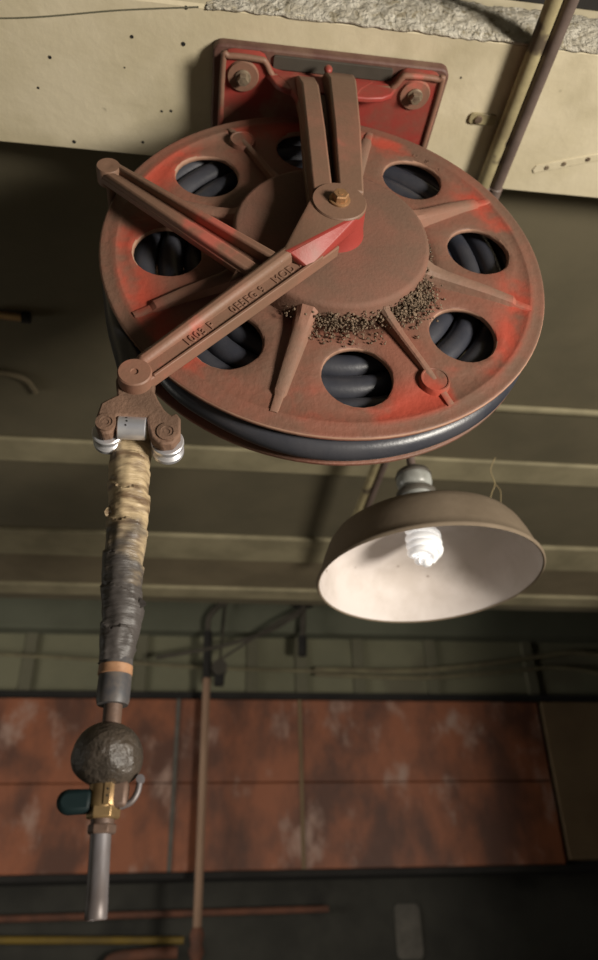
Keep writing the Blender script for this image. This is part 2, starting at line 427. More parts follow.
def support_arm(sgn, y):
    """flat cast arm with a raised centre rib; drops from the casting to the hub boss"""
    bm = new()
    def yy(d): return y - sgn * d
    def bar(rows, th):
        prev = None; b_ = new()
        for xa, xb, z, d in rows:
            cur = [b_.verts.new(W(CX + x, yy(dd), CZ + z)) for x, dd in ((xa, d - th), (xa, d), (xb, d), (xb, d - th))]
            if prev:
                for i in range(4): b_.faces.new((prev[i], prev[(i + 1) % 4], cur[(i + 1) % 4], cur[i]))
            else: b_.faces.new(cur[::-1])
            prev = cur
        b_.faces.new(prev); return b_
    a = obj('support_arm', bar([(-.041, .043, .320, .030), (-.040, .042, .285, .036), (-.036, .040, .22, .044), (-.034, .036, .10, .048), (-.031, .031, .02, .050)], .014), 'arm', reel, bevel=.002)
    obj('left_bar', bar([(-.041, -.015, .318, .034), (-.040, -.014, .29, .052), (-.036, -.012, .25, .066), (-.034, -.009, .15, .073), (-.030, -.006, .02, .0765)], .03), 'arm', a, bevel=.0028)
    obj('right_bar', bar([(-.002, .042, .322, .034), (-.001, .041, .30, .056), (.001, .039, .26, .072), (.001, .036, .15, .079), (.001, .031, .02, .0785)], .036), 'arm', a, bevel=.0028)
    bm = new(); blob(bm, W(CX + .004, yy(.058), CZ + .303), (.006, .005, .008), 3, 0); obj('knob', bm, 'redder', a)
    # thin gusset fanning into the casting on the right of the arm
    bm = new()
    pl = [(CX + .034, 1.040), (CX + .075, 1.040), (CX + .055, 1.018), (CX + .040, .985), (CX + .034, .955)]
    prism(bm, pl, yy(.030), yy(.040)); obj('gusset', bm, 'redder', a, bevel=.002)
    bm = new(); pl = [(2 * CX - x, z) for x, z in pl]
    prism(bm, pl, yy(.030), yy(.040)); obj('gusset', bm, 'redder', a, bevel=.002)
    # boss
    bm = new(); lathe(bm, W(CX, yy(.026), CZ), Vector((0, -sgn, 0)), [(.042, 0), (.038, .006), (.0345, .022), (.0325, .045), (.0318, .051)], 48)
    bo = obj('hub_boss', bm, 'redder', a)
    bm = new(); lathe(bm, W(CX, yy(.076), CZ), Vector((0, -sgn, 0)), [(0, -.002), (.0322, -.002), (.0324, .0015), (.0312, .0032), (0, .0034)], 48); obj('hub_cap', bm, 'arm', bo)
    bm = new(); hex_bolt(bm, W(CX, yy(.0795), CZ), (0, -sgn, 0), .0098, .008, .0125); obj('pivot_bolt', bm, 'bolt', bo)
    return a
sa = support_arm(1, CY); sb = support_arm(-1, CY + GAP)

def strip(bm, a, b, wa, wb, da, db, th, y, sgn):
    """tapering flat bar in the (x,z) plane, from a to b, front depth da..db"""
    a, b = Vector(a), Vector(b); t = (b - a).normalized(); n = Vector((-t.y, t.x))
    P = []
    for p, w, d in ((a, wa, da), (b, wb, db)):
        for s in (1, -1):
            q = p + n * w * s
            P.append((q.x, q.y, d))
    top = [bm.verts.new(W(CX + x, y - sgn * d, CZ + z)) for x, z, d in P]
    bot = [bm.verts.new(W(CX + x, y - sgn * (d - th), CZ + z)) for x, z, d in P]
    for q in ((0, 1, 3, 2),): bm.faces.new([top[i] for i in q]); bm.faces.new([bot[i] for i in q][::-1])
    for i, j in ((0, 1), (1, 3), (3, 2), (2, 0)): bm.faces.new((top[i], top[j], bot[j], bot[i]))

LOW = (-.2145, -.2475); UP = (-.275, .079); JN = (-.0775, -.0985)
GA = Vector((.004, -.022))                # where the arm's middle line leaves the hub
def guide(sgn, y):
    t = (Vector(LOW) - GA).normalized(); n = Vector((t.y, -t.x)); LL = (Vector(LOW) - GA).length
    if n.y < 0: n = -n
    q = lambda f, s_: GA + t * f + n * s_
    bm = new(); strip(bm, q(.02, 0), LOW, .0175, .0158, .0545, .046, .016, y, sgn)
    g = obj('guide_arm', bm, 'arm', reel, bevel=.002)
    g['label'] = 'lower guide arm with raised numbers'
    # rounded ridge along the upper half
    bm = new(); strip(bm, q(.06, .0092), Vector(LOW) + n * .0084 - t * .012, .0078, .0070, .0700, .0510, .020, y, sgn); obj('ridge', bm, 'arm', g, bevel=.0055)
    bm = new(); strip(bm, q(.05, -.0158), Vector(LOW) - n * .0142 - t * .012, .0019, .0017, .0575, .0485, .008, y, sgn)
    obj('edge_bead', bm, 'arm', g, bevel=.001)
    # the arm flares up into the round hub cap
    bm = new(); P = []
    for k in range(40):
        a = 2 * PI * k / 40
        P += [(.0318 * math.cos(a), .0318 * math.sin(a), .0770), (.0328 * math.cos(a), .0328 * math.sin(a), .062)]
    for f, s_, d in ((.088, .0085, .0685), (.084, .0040, .0680), (.088, .0125, .0660), (.080, .0168, .0540), (.074, -.0168, .0545), (.080, .0168, .046), (.074, -.0168, .046)):
        v = q(f, s_); P.append((v.x, v.y, d))
    vs_ = [bm.verts.new(W(CX + x, y - sgn * d, CZ + z)) for x, z, d in P]
    r_ = bmesh.ops.convex_hull(bm, input=vs_)
    bmesh.ops.delete(bm, geom=[e for e in r_['geom_interior'] if isinstance(e, bmesh.types.BMVert)], context='VERTS')
    hb = obj('hub_flare', bm, 'arm', g, sharp=40, bevel=.0015); hb.data.materials.append(M['redder'])
    for p in hb.data.polygons:
        c = p.normal
        if Vector((c.x, c.z)).dot(n) < -.18 and c.y > -.97: p.material_index = 1
    # end boss
    bm = new(); lathe(bm, W(CX + LOW[0], y - sgn * .020, CZ + LOW[1]), Vector((0, -sgn, 0)), [(0, 0), (.0172, 0), (.0172, .029), (.0158, .0305), (.004, .0305), (.0035, .029), (0, .029)], 40)
    obj('end_boss', bm, 'arm', g)
    # upper arm
    bm = new(); strip(bm, JN, UP, .021, .0145, .0500, .030, .010, y, sgn)
    u = obj('brace_arm', bm, 'arm', reel, bevel=.002)
    tt = (Vector(UP) - Vector(JN)).normalized(); nn = Vector((-tt.y, tt.x))
    if nn.y < 0: nn = -nn
    bm = new(); strip(bm, Vector(JN) + nn * .0140 - tt * .004, Vector(UP) + nn * .0092, .0056, .0045, .0660, .0375, .024, y, sgn)
    obj('ridge', bm, 'arm', u, bevel=.003)
    bm = new(); strip(bm, Vector(JN) - nn * .0115 + tt * .012, Vector(UP) - nn * .0075, .0085, .0062, .0570, .036, .016, y, sgn)
    obj('ridge', bm, 'arm', u, bevel=.0035)
    bm = new(); lathe(bm, W(CX + UP[0], y - sgn * .016, CZ + UP[1]), Vector((0, -sgn, 0)), [(0, 0), (.0148, 0), (.0148, .020), (.0135, .0225), (.004, .0225), (0, .0215)], 32)
    obj('end_boss', bm, 'arm', u)
    bm = new(); prism(bm, [(CX + a, CZ + b) for a, b in [[-0.1332, -0.055], [-0.0918, -0.0714], [-0.1052, -0.0952], [-0.1239, -0.1096], [-0.1166, -0.087], [-0.1191, -0.0745]]], y - sgn * .046, y - sgn * .036); obj('corner_web', bm, 'arm', u, bevel=.002)
    return g, n, t
g, gn, gt = guide(1, CY)
bm = new(); strip(bm, (0, 0), UP, .022, .016, .046, .040, .010, CY + GAP, -1)
ra = obj('rear_brace', bm, 'guide', reel, bevel=.002); ra['label'] = 'rear brace arm behind the wheel'
# raised casting numbers along the lower arm; they read from the outer end towards the hub
for txt, dist in (('1003 P', .231), ('0E5FG 9', .159), ('MOD 7', .0965)):
    k = dist / (Vector(LOW) - GA).length; dep = .0545 + (.046 - .0545) * k
    p = GA + gt * dist - gn * .0052
    slope = Vector((-gt.x, -.0085 / (Vector(LOW) - GA).length, -gt.y))
    lettering('lettering', txt, .0132, .0009, W(CX + p.x, CY - dep - .0004, CZ + p.y), slope, (gn.x, 0, gn.y), 'arm', g)
# faint letters on the flange, curving beside the upper right hole
for ch, a in (('U', 57.5), ('.', 55.3), ('S', 53.2), ('.', 51.0), ('A', 48.5)):
    x, z = pol(.2495, a)
    if ch == '.':
        x, z = pol(.2445, a)
    lettering('lettering', ch, .011, .0004, R3(x, z, .0004 + dish(math.hypot(x, z))), (math.sin(math.radians(a)), 0, -math.cos(math.radians(a))), (math.cos(math.radians(a)), 0, math.sin(math.radians(a))), 'flange', front_flange)
bm = new(); cyl(bm, R3(UP[0], UP[1], .020), W(CX + UP[0], CY + GAP + .034, CZ + UP[1]), .0052)
obj('tie_rod', bm, 'guide', reel)

# roller bracket below the lower arm end -----------------------------------
PX, PZ = CX + LOW[0], CZ + LOW[1]
def bracket_poly():
    out = [(-.0195, .000), (-.0180, -.010), (-.0165, -.018), (-.022, -.022), (-.031, -.029), (-.0335, -.045), (-.032, -.058), (-.026, -.066), (-.0175, -.064), (-.0140, -.055), (-.0135, -.043),
           (.0150, -.043), (.017, -.056), (.021, -.068), (.031, -.075), (.042, -.073), (.0485, -.062), (.0475, -.043), (.043, -.036), (.038, -.0395), (.031, -.033), (.024, -.021), (.019, -.010), (.0195, 0)]
    for i in range(1, 12):
        a = PI * i / 12; out.append((.0195 * math.cos(a), .0195 * math.sin(a)))
    return [(PX + x, PZ + z) for x, z in out]
YF = CY - .035
bm = new(); prism(bm, bracket_poly(), YF, YF + .0135)
br = obj('roller_bracket', bm, 'guide', reel, bevel=.0022)
for x, z, r in ((PX - .0235, PZ - .0535, .0150), (PX + .0355, PZ - .0610, .0162)):
    bm = new(); ya = YF + .0142
    lathe(bm, W(x, ya, z), Vector((0, 1, 0)), [(0, 0), (r - .001, 0), (r, .001), (r, .005), (r - .0025, .0075), (r - .003, .011), (r, .0145), (r, .0185), (r - .001, .0195), (0, .0195)], 40)
    obj('roller', bm, 'alu', br)
    bm = new(); lathe(bm, W(x, YF + .004, z + .001), Vector((0, -1, 0)), [(.0105, 0), (.0100, .0055), (.0062, .0058), (.0058, .0048), (.003, .0048), (.0026, .001), (0, .001)], 24); obj('roller_pin', bm, 'guide', br)
bm = new(); cyl(bm, W(PX - .0128, CY - .0265, PZ - .052), W(PX + .0143, CY - .0265, PZ - .052), .0115, 32, ch=.0008); ro = obj('roller', bm, 'alu', br)
for k, a in enumerate((25, 2, -20)):
    n_ = Vector((0, -math.cos(math.radians(a)), math.sin(math.radians(a))))
    bm = new(); lathe(bm, W(PX - .0045 + .0008 * (k % 2), CY - .0265, PZ - .052) + n_ * .0113, n_, [(.0010, 0), (.0010, .0005), (0, .0006)], 8); obj('rivet', bm, 'black', ro)

# ------------------------------------------------------------------ hose
hose = thing('air_hose', 'black rubber hose coiled on the reel, taped end hanging with ball and brass valve', 'hose', W(-.068, .649, .008))
HRAD = .0155
keys = [(190, .264), (164, .2535), (90, .252), (0, .257), (-60, .2695), (-95, .2730), (-125, .266), (-170, .2300)]
for q in range(1, 4): keys += [(-196 - 360 * (q - 1), .2260 - .0318 * (q - 1)), (-490 - 360 * (q - 1), .2245 - .0318 * (q - 1)), (-530 - 360 * (q - 1), .1960 - .0318 * (q - 1))]
keys += [(-1290, .1300), (-1500, .1300)]
def hr(a):
    for (a0, r0), (a1, r1) in zip(keys, keys[1:]):
        if a1 <= a <= a0:
            t = (a0 - a) / (a0 - a1); t = t * t * (3 - 2 * t); return r0 + (r1 - r0) * t
    return keys[-1][1]
HX = -.0775; YH = .649
tail = smooth_path([W(HX + .0015, YH, .42), W(HX, YH, .455), W(HX - .008, YH + .006, .52), W(HX - .030, YM - .004, .60), W(CX + pol(.264, 192)[0], YM, CZ + pol(.264, 192)[1]), W(CX + pol(.26, 182)[0], YM, CZ + pol(.26, 182)[1])], 8)[:-8]
coil = []
a = 190
while a > -1500:
    r = hr(a); x, z = pol(r, a); coil.append(W(CX + x, YM, CZ + z)); a -= 3
bm = new(); tube(bm, tail[:-2] + coil, HRAD, 20); obj('coiled_hose', bm, 'rubber', hose, sharp=60)

# taped, hanging length
def hx(z): return -.0720 - .0062 * max(0, min(1, (z - .24) / .2))
from mathutils import noise as mn
bm = new()
zs = [.446 - .0018 * i for i in range(138)]
pts, rs = [], []
RK = [(.446, .0200), (.40, .0203), (.34, .0192), (.25, .0180), (.215, .0160), (.199, .0140)]
for z in zs:
    for (z0, r0), (z1, r1) in zip(RK, RK[1:]):
        if z1 - 1e-6 <= z <= z0: r = r0 + (r1 - r0) * (z0 - z) / (z0 - z1)
    pts.append(W(hx(z) + .0012 * math.sin(z * 60), YH, z)); rs.append(r)
rings = tube(bm, pts, rs, 64)
for i, ring in enumerate(rings):          # overlapping spiral turns of tape, wrinkled and slack
    c = pts[i]; z = zs[i]
    for k, v in enumerate(ring):
        d = (v.co - c); n_ = d.normalized(); a = math.atan2(n_.y, n_.x)
        step = (z / .036 + a / (2 * PI) + .25 * mn.noise(Vector((n_.x * 1.2, n_.y * 1.2, z * 18)))) % 1.0
        w1 = mn.noise(Vector((n_.x * 1.1 + z * 14, n_.y * 1.1, z * 120 + n_.x * 2.2)))
        w2 = mn.noise(Vector((n_.x * 2.5, n_.y * 2.5, z * 45)))
        v.co = c + d + n_ * (.0020 * (step - .5) + .0008 * w1 + .0012 * w2)
tp = obj('tape_wrap', bm, 'tape', hose, sharp=32); tp['label'] = 'peeling friction tape, tan above and black below'
base = parent_origin(hose).z - H
TAPE_RANGE.inputs['From Min'].default_value = (.275 - base) + .085
TAPE_RANGE.inputs['From Max'].default_value = (.345 - base) + .085
# loose flaps of tape
for (z, side, w, l) in ((.252, 1, .009, .0065), (.343, -1, .011, .004)):
    bm = new(); x0 = hx(z) + side * .0165; top, bot = [], []
    for i in range(7):
        t = i / 6
        p = W(x0 + side * l * math.sin(t * 1.5), YH - .0095 - .0015 * t, z + w * (1 - t * .6) * .6 - .004 * t)
        q = W(x0 + side * l * math.sin(t * 1.5) * .8, YH - .0095 - .002 * t, z - w * (1 - t * .75) * .6 - .002 * t)
        top.append(p); bot.append(q)
    fr = [bm.verts.new(p) for p in top + bot[::-1]]; bk = [bm.verts.new(p + Vector((0, .0007, 0))) for p in top + bot[::-1]]
    bm.faces.new(fr); bm.faces.new(bk[::-1]); n_ = len(fr)
    for i in range(n_): bm.faces.new((fr[i], bk[i], bk[(i + 1) % n_], fr[(i + 1) % n_]))
    obj('tape_flap', bm, 'tape', tp, sharp=60)
EX = -.0712
Zd = Vector((0, 0, -1))
bm = new(); lathe(bm, W(EX, YH, .2055), Zd, [(0, 0), (.0130, 0), (.0138, .003), (.0140, .030), (.0138, .038), (.0128, .0415), (0, .0415)], 40); fe = obj('ferrule', bm, 'ferrule', hose)
bm = new(); lathe(bm, W(EX - .0003, YH, .1975), Zd, [(.0138, 0), (.0146, .0008), (.0146, .0082), (.0138, .009)], 40); obj('band', bm, 'band', fe)
bm = new(); cyl(bm, W(EX + .0006, YH, .168), W(EX + .001, YH, .142), .0078, 28); obj('pipe_nipple', bm, 'copper', hose)
bm = new()
g_ = bmesh.ops.create_uvsphere(bm, u_segments=56, v_segments=36, radius=1)
for v in g_['verts']:
    c = v.co.copy()
    f = 1 + .02 * math.sin(3 * c.x + 2 * c.z) + .012 * math.sin(5 * c.y - 4 * c.z) + .010 * mn.noise(c * 5) + .003 * mn.noise(c * 14)
    p = Vector((c.x * .0285, c.y * .0285, math.copysign(abs(c.z) ** .88, c.z) * .0252)) * f
    p = Matrix.Rotation(math.radians(9), 3, 'Y') @ p
    v.co = W(EX + .0004, YH, .1235) + p
obj('stop_ball', bm, 'ball', hose, sharp=180)
# brass valve
VX = -.0700
bm = new(); lathe(bm, W(VX, YH, .108), Zd, [(0, 0), (.0118, 0), (.0124, .001), (.0124, .022), (.0120, .024), (0, .024)], 40); vb = obj('valve_body', bm, 'brass', hose)
bm = new(); lathe(bm, W(VX + .0003, YH, .0858), Zd, [(.0118, 0), (.0132, .001), (.0132, .0085), (.0118, .0098), (0, .0098)], 6); obj('hex_nut', bm, 'brass', vb, bevel=.0005)
bm = new(); box(bm, VX + .004, VX + .0185, YH - .0095, YH + .0085, .0835, .104); obj('side_port', bm, 'copper', vb, bevel=.0035)
bm = new(); box(bm, VX + .0002, VX + .0062, YH - .0134, YH - .010, .085, .103); obj('raised_panel', bm, 'brass', vb, bevel=.0008)
for zz in (.0965, .0915):
    bm = new(); lathe(bm, W(VX + .0034, YH - .0133, zz), Vector((0, -1, 0)), [(.0009, 0), (.0007, .0005), (0, .0005)], 10); obj('dot_mark', bm, 'black', vb)
bm = new(); tube(bm, smooth_path([W(VX + .013, YH - .004, .0845), W(VX + .021, YH - .005, .0875), W(VX + .0255, YH - .005, .0945), W(VX + .0268, YH - .005, .1025)], 8), .0025, 12); lathe(bm, W(VX + .0272, YH - .008, .1045), Vector((0, 1, 0)), [(0, 0), (.0034, 0), (.0034, .007), (0, .007)], 20); obj('hook_lever', bm, 'steel', vb)
bm = new()
pl = []
for i in range(13):
    a = PI / 2 + PI * i / 12; pl.append((-.0965 + .0092 * math.cos(a), .0882 + .0092 * math.sin(a)))
pl += [(VX - .008, .0800), (VX - .008, .0975)]
prism(bm, pl, YH - .009, YH + .004); obj('valve_handle', bm, 'teal', hose, bevel=.004)
bm = new(); lathe(bm, W(VX + .0003, YH, .077), Zd, [(0, 0), (.0090, 0), (.0090, .004), (.0088, .006)], 40)
lathe(bm, W(VX + .0005, YH, .0727), Zd, [(0, 0), (.0098, 0), (.0110, .001), (.0110, .0062), (.0098, .0074), (0, .0074)], 6); obj('reducer_nut', bm, 'copper', hose, bevel=.0005)
bm = new(); lathe(bm, W(-.0700, YH, .0665), Zd + Vector((.045, 0, 0)), [(0, 0), (.0080, 0), (.0080, .044), (.0082, .0445), (.0082, .0575), (.0076, .0585), (.0060, .0585), (.0060, .044), (0, .044)], 36); obj('outlet_pipe', bm, 'steel', hose)

# ------------------------------------------------------------------ lamp
LC = Vector((.381, 1.133, .5)); LA = Vector((-.022, .032, .999)).normalized()
def LP(h): return W(*LC) + LA * h
lamp = thing('pendant_lamp', 'dusty dome lamp shade with white inside, hanging below the hose reel', 'lamp', LP(0))
bm = new()
lathe(bm, LP(0), LA, [(.1875, .001), (.1900, -.001), (.1925, .0015), (.1925, .005), (.189, .008), (.1845, .020), (.177, .044), (.168, .066), (.159, .079), (.146, .088), (.12, .0955), (.085, .101), (.050, .107), (.034, .112), (.031, .125), (.030, .145), (0, .145)], 96)
sh = obj('shade', bm, 'shade_out', lamp, sharp=60)
bm = new()
lathe(bm, LP(0), LA, [(.1885, .0012), (.1862, .006), (.1815, .0195), (.174, .043), (.165, .0645), (.1565, .0765), (.1445, .085), (.1195, .0927), (.085, .098), (.05, .103), (.0, .105)], 96)
obj('inner_enamel', bm, 'shade_in', sh, sharp=60)
bm = new(); lathe(bm, LP(.140), LA, [(.0, 0), (.029, 0), (.031, .004), (.031, .020), (.0335, .024), (.0345, .029), (.0335, .034), (.029, .038), (.0285, .043), (.031, .047), (.0325, .053), (.032, .066), (.029, .072), (.022, .077), (0, .078)], 48)
so = obj('socket', bm, 'porcelain', lamp)
bm = new(); lathe(bm, LP(.162), LA, [(.0335, 0), (.0362, .003), (.0362, .010), (.0335, .013)], 48); obj('socket_ring', bm, 'socket_ring', so)
bm = new(); lathe(bm, LP(.208), LA, [(.0322, -.004), (.0335, 0), (.0305, .008), (.024, .013), (0, .014)], 48); obj('socket_cap', bm, 'socket_ring', so)
bm = new(); top = W(LC.x - .022 * .75, LC.y + .032 * .75, 1.15); cyl(bm, LP(.216), top, .008, 16); obj('stem', bm, 'darkpipe', lamp)
bm = new(); cyl(bm, top - Vector((0, 0, .025)), top, .045, 32); obj('ceiling_rose', bm, 'darkpipe', lamp)
# spiral fluorescent bulb
bulb = obj('bulb_base', (lambda b_: (lathe(b_, LP(.118), -LA, [(0, 0), (.0165, 0), (.0165, .018), (.023, .022), (.025, .027), (.025, .036), (.021, .040), (0, .040)], 32), b_)[1])(new()), 'tube', lamp)
a_, u_, v_ = frame(LA)
bm = new()
for ph in (0, PI):
    P = []
    for i in range(91):
        t = i / 90; ang = ph + t * 2 * PI * 2.0
        r = .0250 if t < .86 else .0250 - (t - .86) / .14 * .016
        P.append(LP(.092 - .052 * t - .004 * max(0, t - .86) / .14) + (u_ * math.cos(ang) + v_ * math.sin(ang)) * r)
    tube(bm, P, .0066, 14)
blob_p = LP(-.007)
lathe(bm, LP(.037), -LA, [(0, 0), (.008, 0), (.010, .004), (.007, .010), (0, .0115)], 20)
obj('spiral_tube', bm, 'tube', lamp, sharp=70)
# a length of dry twine caught above the shade
bm = new(); tube(bm, smooth_path([W(.50, 1.05, .70), W(.492, 1.06, .68), W(.497, 1.065, .655), W(.489, 1.07, .635), W(.482, 1.075, .61), W(.491, 1.08, .59), W(.502, 1.085, .578)], 8), .0009, 6)
tube(bm, smooth_path([W(.497, 1.065, .655), W(.505, 1.065, .64), W(.503, 1.07, .615), W(.507, 1.08, .59)], 8), .0008, 6)
M_tw = obj('twine', bm, 'twine', lamp)
M_tw['label'] = 'loose straw coloured twine above the shade'

# ------------------------------------------------------------------ beam and what is fixed to it
bm = new()
X0, X1 = -2.6, 3.2
def beam_poly(x0, x1):
    # cross-section in (y,z): cream underside, broken near corner, near face
    sec = [(.7800, ZB), (.546, ZB), (.542, ZB + .004), (.540, 1.9), (.7850, 1.9), (.7850, ZB + .006)]
    A = [bm.verts.new(W(x0, y, z)) for y, z in sec]; B = [bm.verts.new(W(x1, y, z)) for y, z in sec]
    bm.faces.new(A); bm.faces.new(B[::-1])
    for i in range(len(sec)): bm.faces.new((A[i], B[i], B[(i + 1) % len(sec)], A[(i + 1) % len(sec)]))
beam_poly(X0, X1)
beam = struct('trim_1', bm, 'beam')
bm = new()
for x, y, r in ((-.132, .595, .0026), (-.061, .597, .0032), (-.249, .637, .0026), (-.057, .548, .0026), (-.125, .758, .0024), (-.232, .769, .0030), (-.273, .685, .0020), (-.08, .70, .0022), (-.094, .702, .002), (-.145, .64, .0013), (.62, .63, .0022), (.345, .60, .0016)):
    lathe(bm, W(x, y, ZB + .001), Vector((0, 0, -1)), [(r * 1.1, 0), (r, .0013), (0, .0013)], 10)
struct('trim_15', bm, 'black')
bm = new(); tube(bm, smooth_path([W(-.5, .600, ZB), W(-.307, .590, ZB), (W(-.145, .561, ZB)), W(-.04, .545, ZB)], 8), .0012, 6); struct('trim_16', bm, 'batten')
# broken strip of bare concrete on the near corner
bm = new(); nx, nz = 300, 16
grid = []
from mathutils import noise as mn
for i in range(nx + 1):
    x = -.03 + 1.1 * i / nx; row = []
    fade = max(0, min(1, (x + .03) / .14))
    for j in range(nz + 1):
        v = j / nz
        n1 = mn.noise(Vector((x * 60, v * 7, 0))); n2 = mn.noise(Vector((x * 14, v * 2, 5))); n3 = mn.noise(Vector((x * 160, v * 18, 2)))
        top = 1.172 * fade + 1.085 * (1 - fade)
        edge = ZB - .0015 + .004 * n2 * (1 - v)
        z = edge + (top - edge) * v
        y = .5435 - .010 * math.sin(PI * min(1, v * 1.1)) * fade * .8 + .0035 * n1 + .0018 * n3
        if j == 0: y = .543 + .004 * n2 + .003 * n1; z = ZB - .0012
        if j == nz: y = .548
        row.append(bm.verts.new(W(x, y - .002, z)))
    grid.append(row)
for i in range(nx):
    for j in range(nz): bm.faces.new((grid[i][j], grid[i + 1][j], grid[i + 1][j + 1], grid[i][j + 1]))
struct('trim_2', bm, 'spall', sharp=180, solid=.004)
# steel angle along the near face above the broken strip
bm = new(); box(bm, X0, X1, .522, .541, 1.186, 1.192); box(bm, X0, X1, .520, .525, 1.186, 1.25); struct('trim_3', bm, 'black', bevel=.001)
bm = new(); tube(bm, [W(.30, .5165, 1.186), W(1.3, .5165, 1.186)], .0035, 10)
tag(obj('wire', bm, 'conduit'), 'thin pale wire running along the beam above its broken edge', 'wire')

def pipe_thing(name, label, pts, r, m, group=None, cat='pipe'):
    bm = new(); tube(bm, smooth_path(pts, 6) if len(pts) > 2 else pts, r, 24); return tag(obj(name, bm, m), label, cat, group)
c1 = thing('conduit', 'cream painted conduit with chipped paint crossing under the beam, left of the pair', 'pipe', W(.437, .9, 1.030), 'pipes under the beam')
bm = new(); tube(bm, [W(.4020, -2.4, 1.0535), W(.4495, 2.3, 1.0535)], .0112, 24); obj('tube', bm, 'conduit', c1)
bm = new(); cyl(bm, W(.4340, .765, 1.0535), W(.4343, .80, 1.0535), .0135, 24, ch=.002); obj('coupling', bm, 'darkpipe', c1)
c2 = thing('conduit', 'dark brown pipe crossing under the beam, right of the pair', 'pipe', W(.462, .9, 1.030), 'pipes under the beam')
bm = new(); tube(bm, [W(.4250, -2.4, 1.0535), W(.4725, 2.32, 1.0535)], .0102, 24); obj('tube', bm, 'darkpipe', c2)
bm = new(); cyl(bm, W(.4570, .765, 1.0535), W(.4573, .80, 1.0535), .0118, 24, ch=.002); obj('coupling', bm, 'darkpipe', c2)
bm = new(); slab(bm, rounded(.377, .420, .650, .668, .006), 1.0665, ZB)
cl = obj('pipe_strap', bm, 'conduit', bevel=.001); tag(cl, 'small painted strap screwed to the beam beside the cream conduit', 'strap')
bm = new(); lathe(bm, W(.3915, .6595, 1.0667), Vector((0, 0, -1)), [(0, 0), (.0065, 0), (.0055, .003), (0, .0035)], 20); obj('screw', bm, 'bolt_grey', cl)
bm = new()
slab(bm, [(.512, .738), (.516, .730), (.56, .7135), (.62, .6935), (.70, .667), (.70, .682), (.62, .709), (.56, .7295), (.517, .745)], 1.0685, ZB + .001)
ms = obj('metal_strip', bm, 'beam', bevel=.0012); tag(ms, 'flat painted metal strip with screw holes on the beam, right of the pipes', 'metal strip')
for sx, sy in ((.5345, .7315), (.560, .7215), (.596, .709)):
    bm = new(); lathe(bm, W(sx, sy, 1.0686), Vector((0, 0, -1)), [(0, 0), (.0042, 0), (.0036, .0012), (0, .0014)], 16); obj('screw', bm, 'bolt_grey', ms)

# ------------------------------------------------------------------ room shell
XA, XB = -4.2, 4.6; YB = 4.5
bm = new(); box(bm, XA, XB, -5, YB + .6, -1.7, -1.6); struct('floor', bm, 'floor')
bm = new(); box(bm, XA, XB, .70, 2.835, 1.15, 1.25); struct('ceiling', bm, 'olive')
bm = new(); box(bm, XA, XB, -5, .70, 1.9, 2.0); struct('trim_17', bm, 'olive')
bm = new(); box(bm, XA, XB, 3.0, YB + .6, 2.4, 2.5); struct('trim_13', bm, 'olive')
bm = new(); box(bm, XA, XB, 2.835, 2.9, 1.15, 2.4); struct('trim_14', bm, 'olive')
bm = new(); box(bm, XA - .1, XA, -5, YB + .6, -1.7, 2.5); struct('wall_left', bm, 'wall')
bm = new(); box(bm, XB, XB + .1, -5, YB + .6, -1.7, 2.5); struct('wall_right', bm, 'low')
bm = new(); box(bm, XA, XB, YB, YB + .1, 1.05, 2.5); struct('wall_back', bm, 'wall')
bm = new(); box(bm, XA, XB, YB + .35, YB + .45, -1.7, 1.2); struct('wall_rear', bm, 'low')      # set back, below the steel band
bm = new(); box(bm, XA, XB, YB - .12, YB, 1.555, 2.4); struct('trim_4', bm, 'green', bevel=.01)
bm = new(); box(bm, XA, XB, YB - .05, YB + .1, 1.155, 1.205); struct('trim_5', bm, 'black')  # plain black strip filling the gap above the steel panels
for i, x in enumerate((-1.0, -.35, .32, .62, .98, 1.45, 2.1)):
    bm = new(); box(bm, x - .035, x + .035, YB - .025, YB, 1.2, 1.56); struct('trim_%d' % (20 + i), bm, 'batten', bevel=.004)
bm = new(); box(bm, 1.86, XB, 1.25, 1.35, -1.6, 1.15); struct('added_light_blocker', bm, 'wall')  # unseen blocker added out of view, keeps daylight off the right background
# boards and lips across the low ceiling
ZJ = 1.15
bm = new(); box(bm, XA, XB, 1.735, 1.845, ZJ - .012, ZJ); struct('trim_6', bm, 'lip', bevel=.003)
bm = new(); box(bm, XA, XB, 2.272, 2.452, ZJ - .016, ZJ); struct('trim_7', bm, 'lip', bevel=.003)
bm = new(); box(bm, XA, XB, 2.452, 2.719, ZJ - .004, ZJ); struct('trim_8', bm, 'joist')
bm = new(); box(bm, XA, XB, 2.719, 2.811, ZJ - .016, ZJ); struct('trim_9', bm, 'lip', bevel=.003)
bm = new(); box(bm, .55, XB, 1.472, 1.490, ZJ - .014, ZJ)
tag(obj('wooden_batten', bm, 'lip', bevel=.004), 'narrow pale batten fixed across the olive ceiling, right of the reel', 'batten')
b2 = thing('pipe_stub', 'short brass coloured pipe stub on the dark ceiling at far left', 'pipe', W(-.423, 1.251, 1.122))
bm = new(); cyl(bm, W(-.471, 1.251, 1.138), W(-.411, 1.256, 1.138), .009, 16); obj('tube', bm, 'brass', b2)
bm = new(); cyl(bm, W(-.411, 1.256, 1.138), W(-.393, 1.257, 1.138), .0118, 16); obj('coupling', bm, 'black', b2)
bm = new(); tube(bm, smooth_path([W(-.69, 1.435, 1.143), W(-.497, 1.458, 1.143), W(-.446, 1.477, 1.143), W(-.432, 1.509, 1.143), W(-.428, 1.527, 1.143)], 6), .007, 12)
tag(obj('conduit', bm, 'joist'), 'thin bent olive conduit along the ceiling at the left edge', 'pipe')

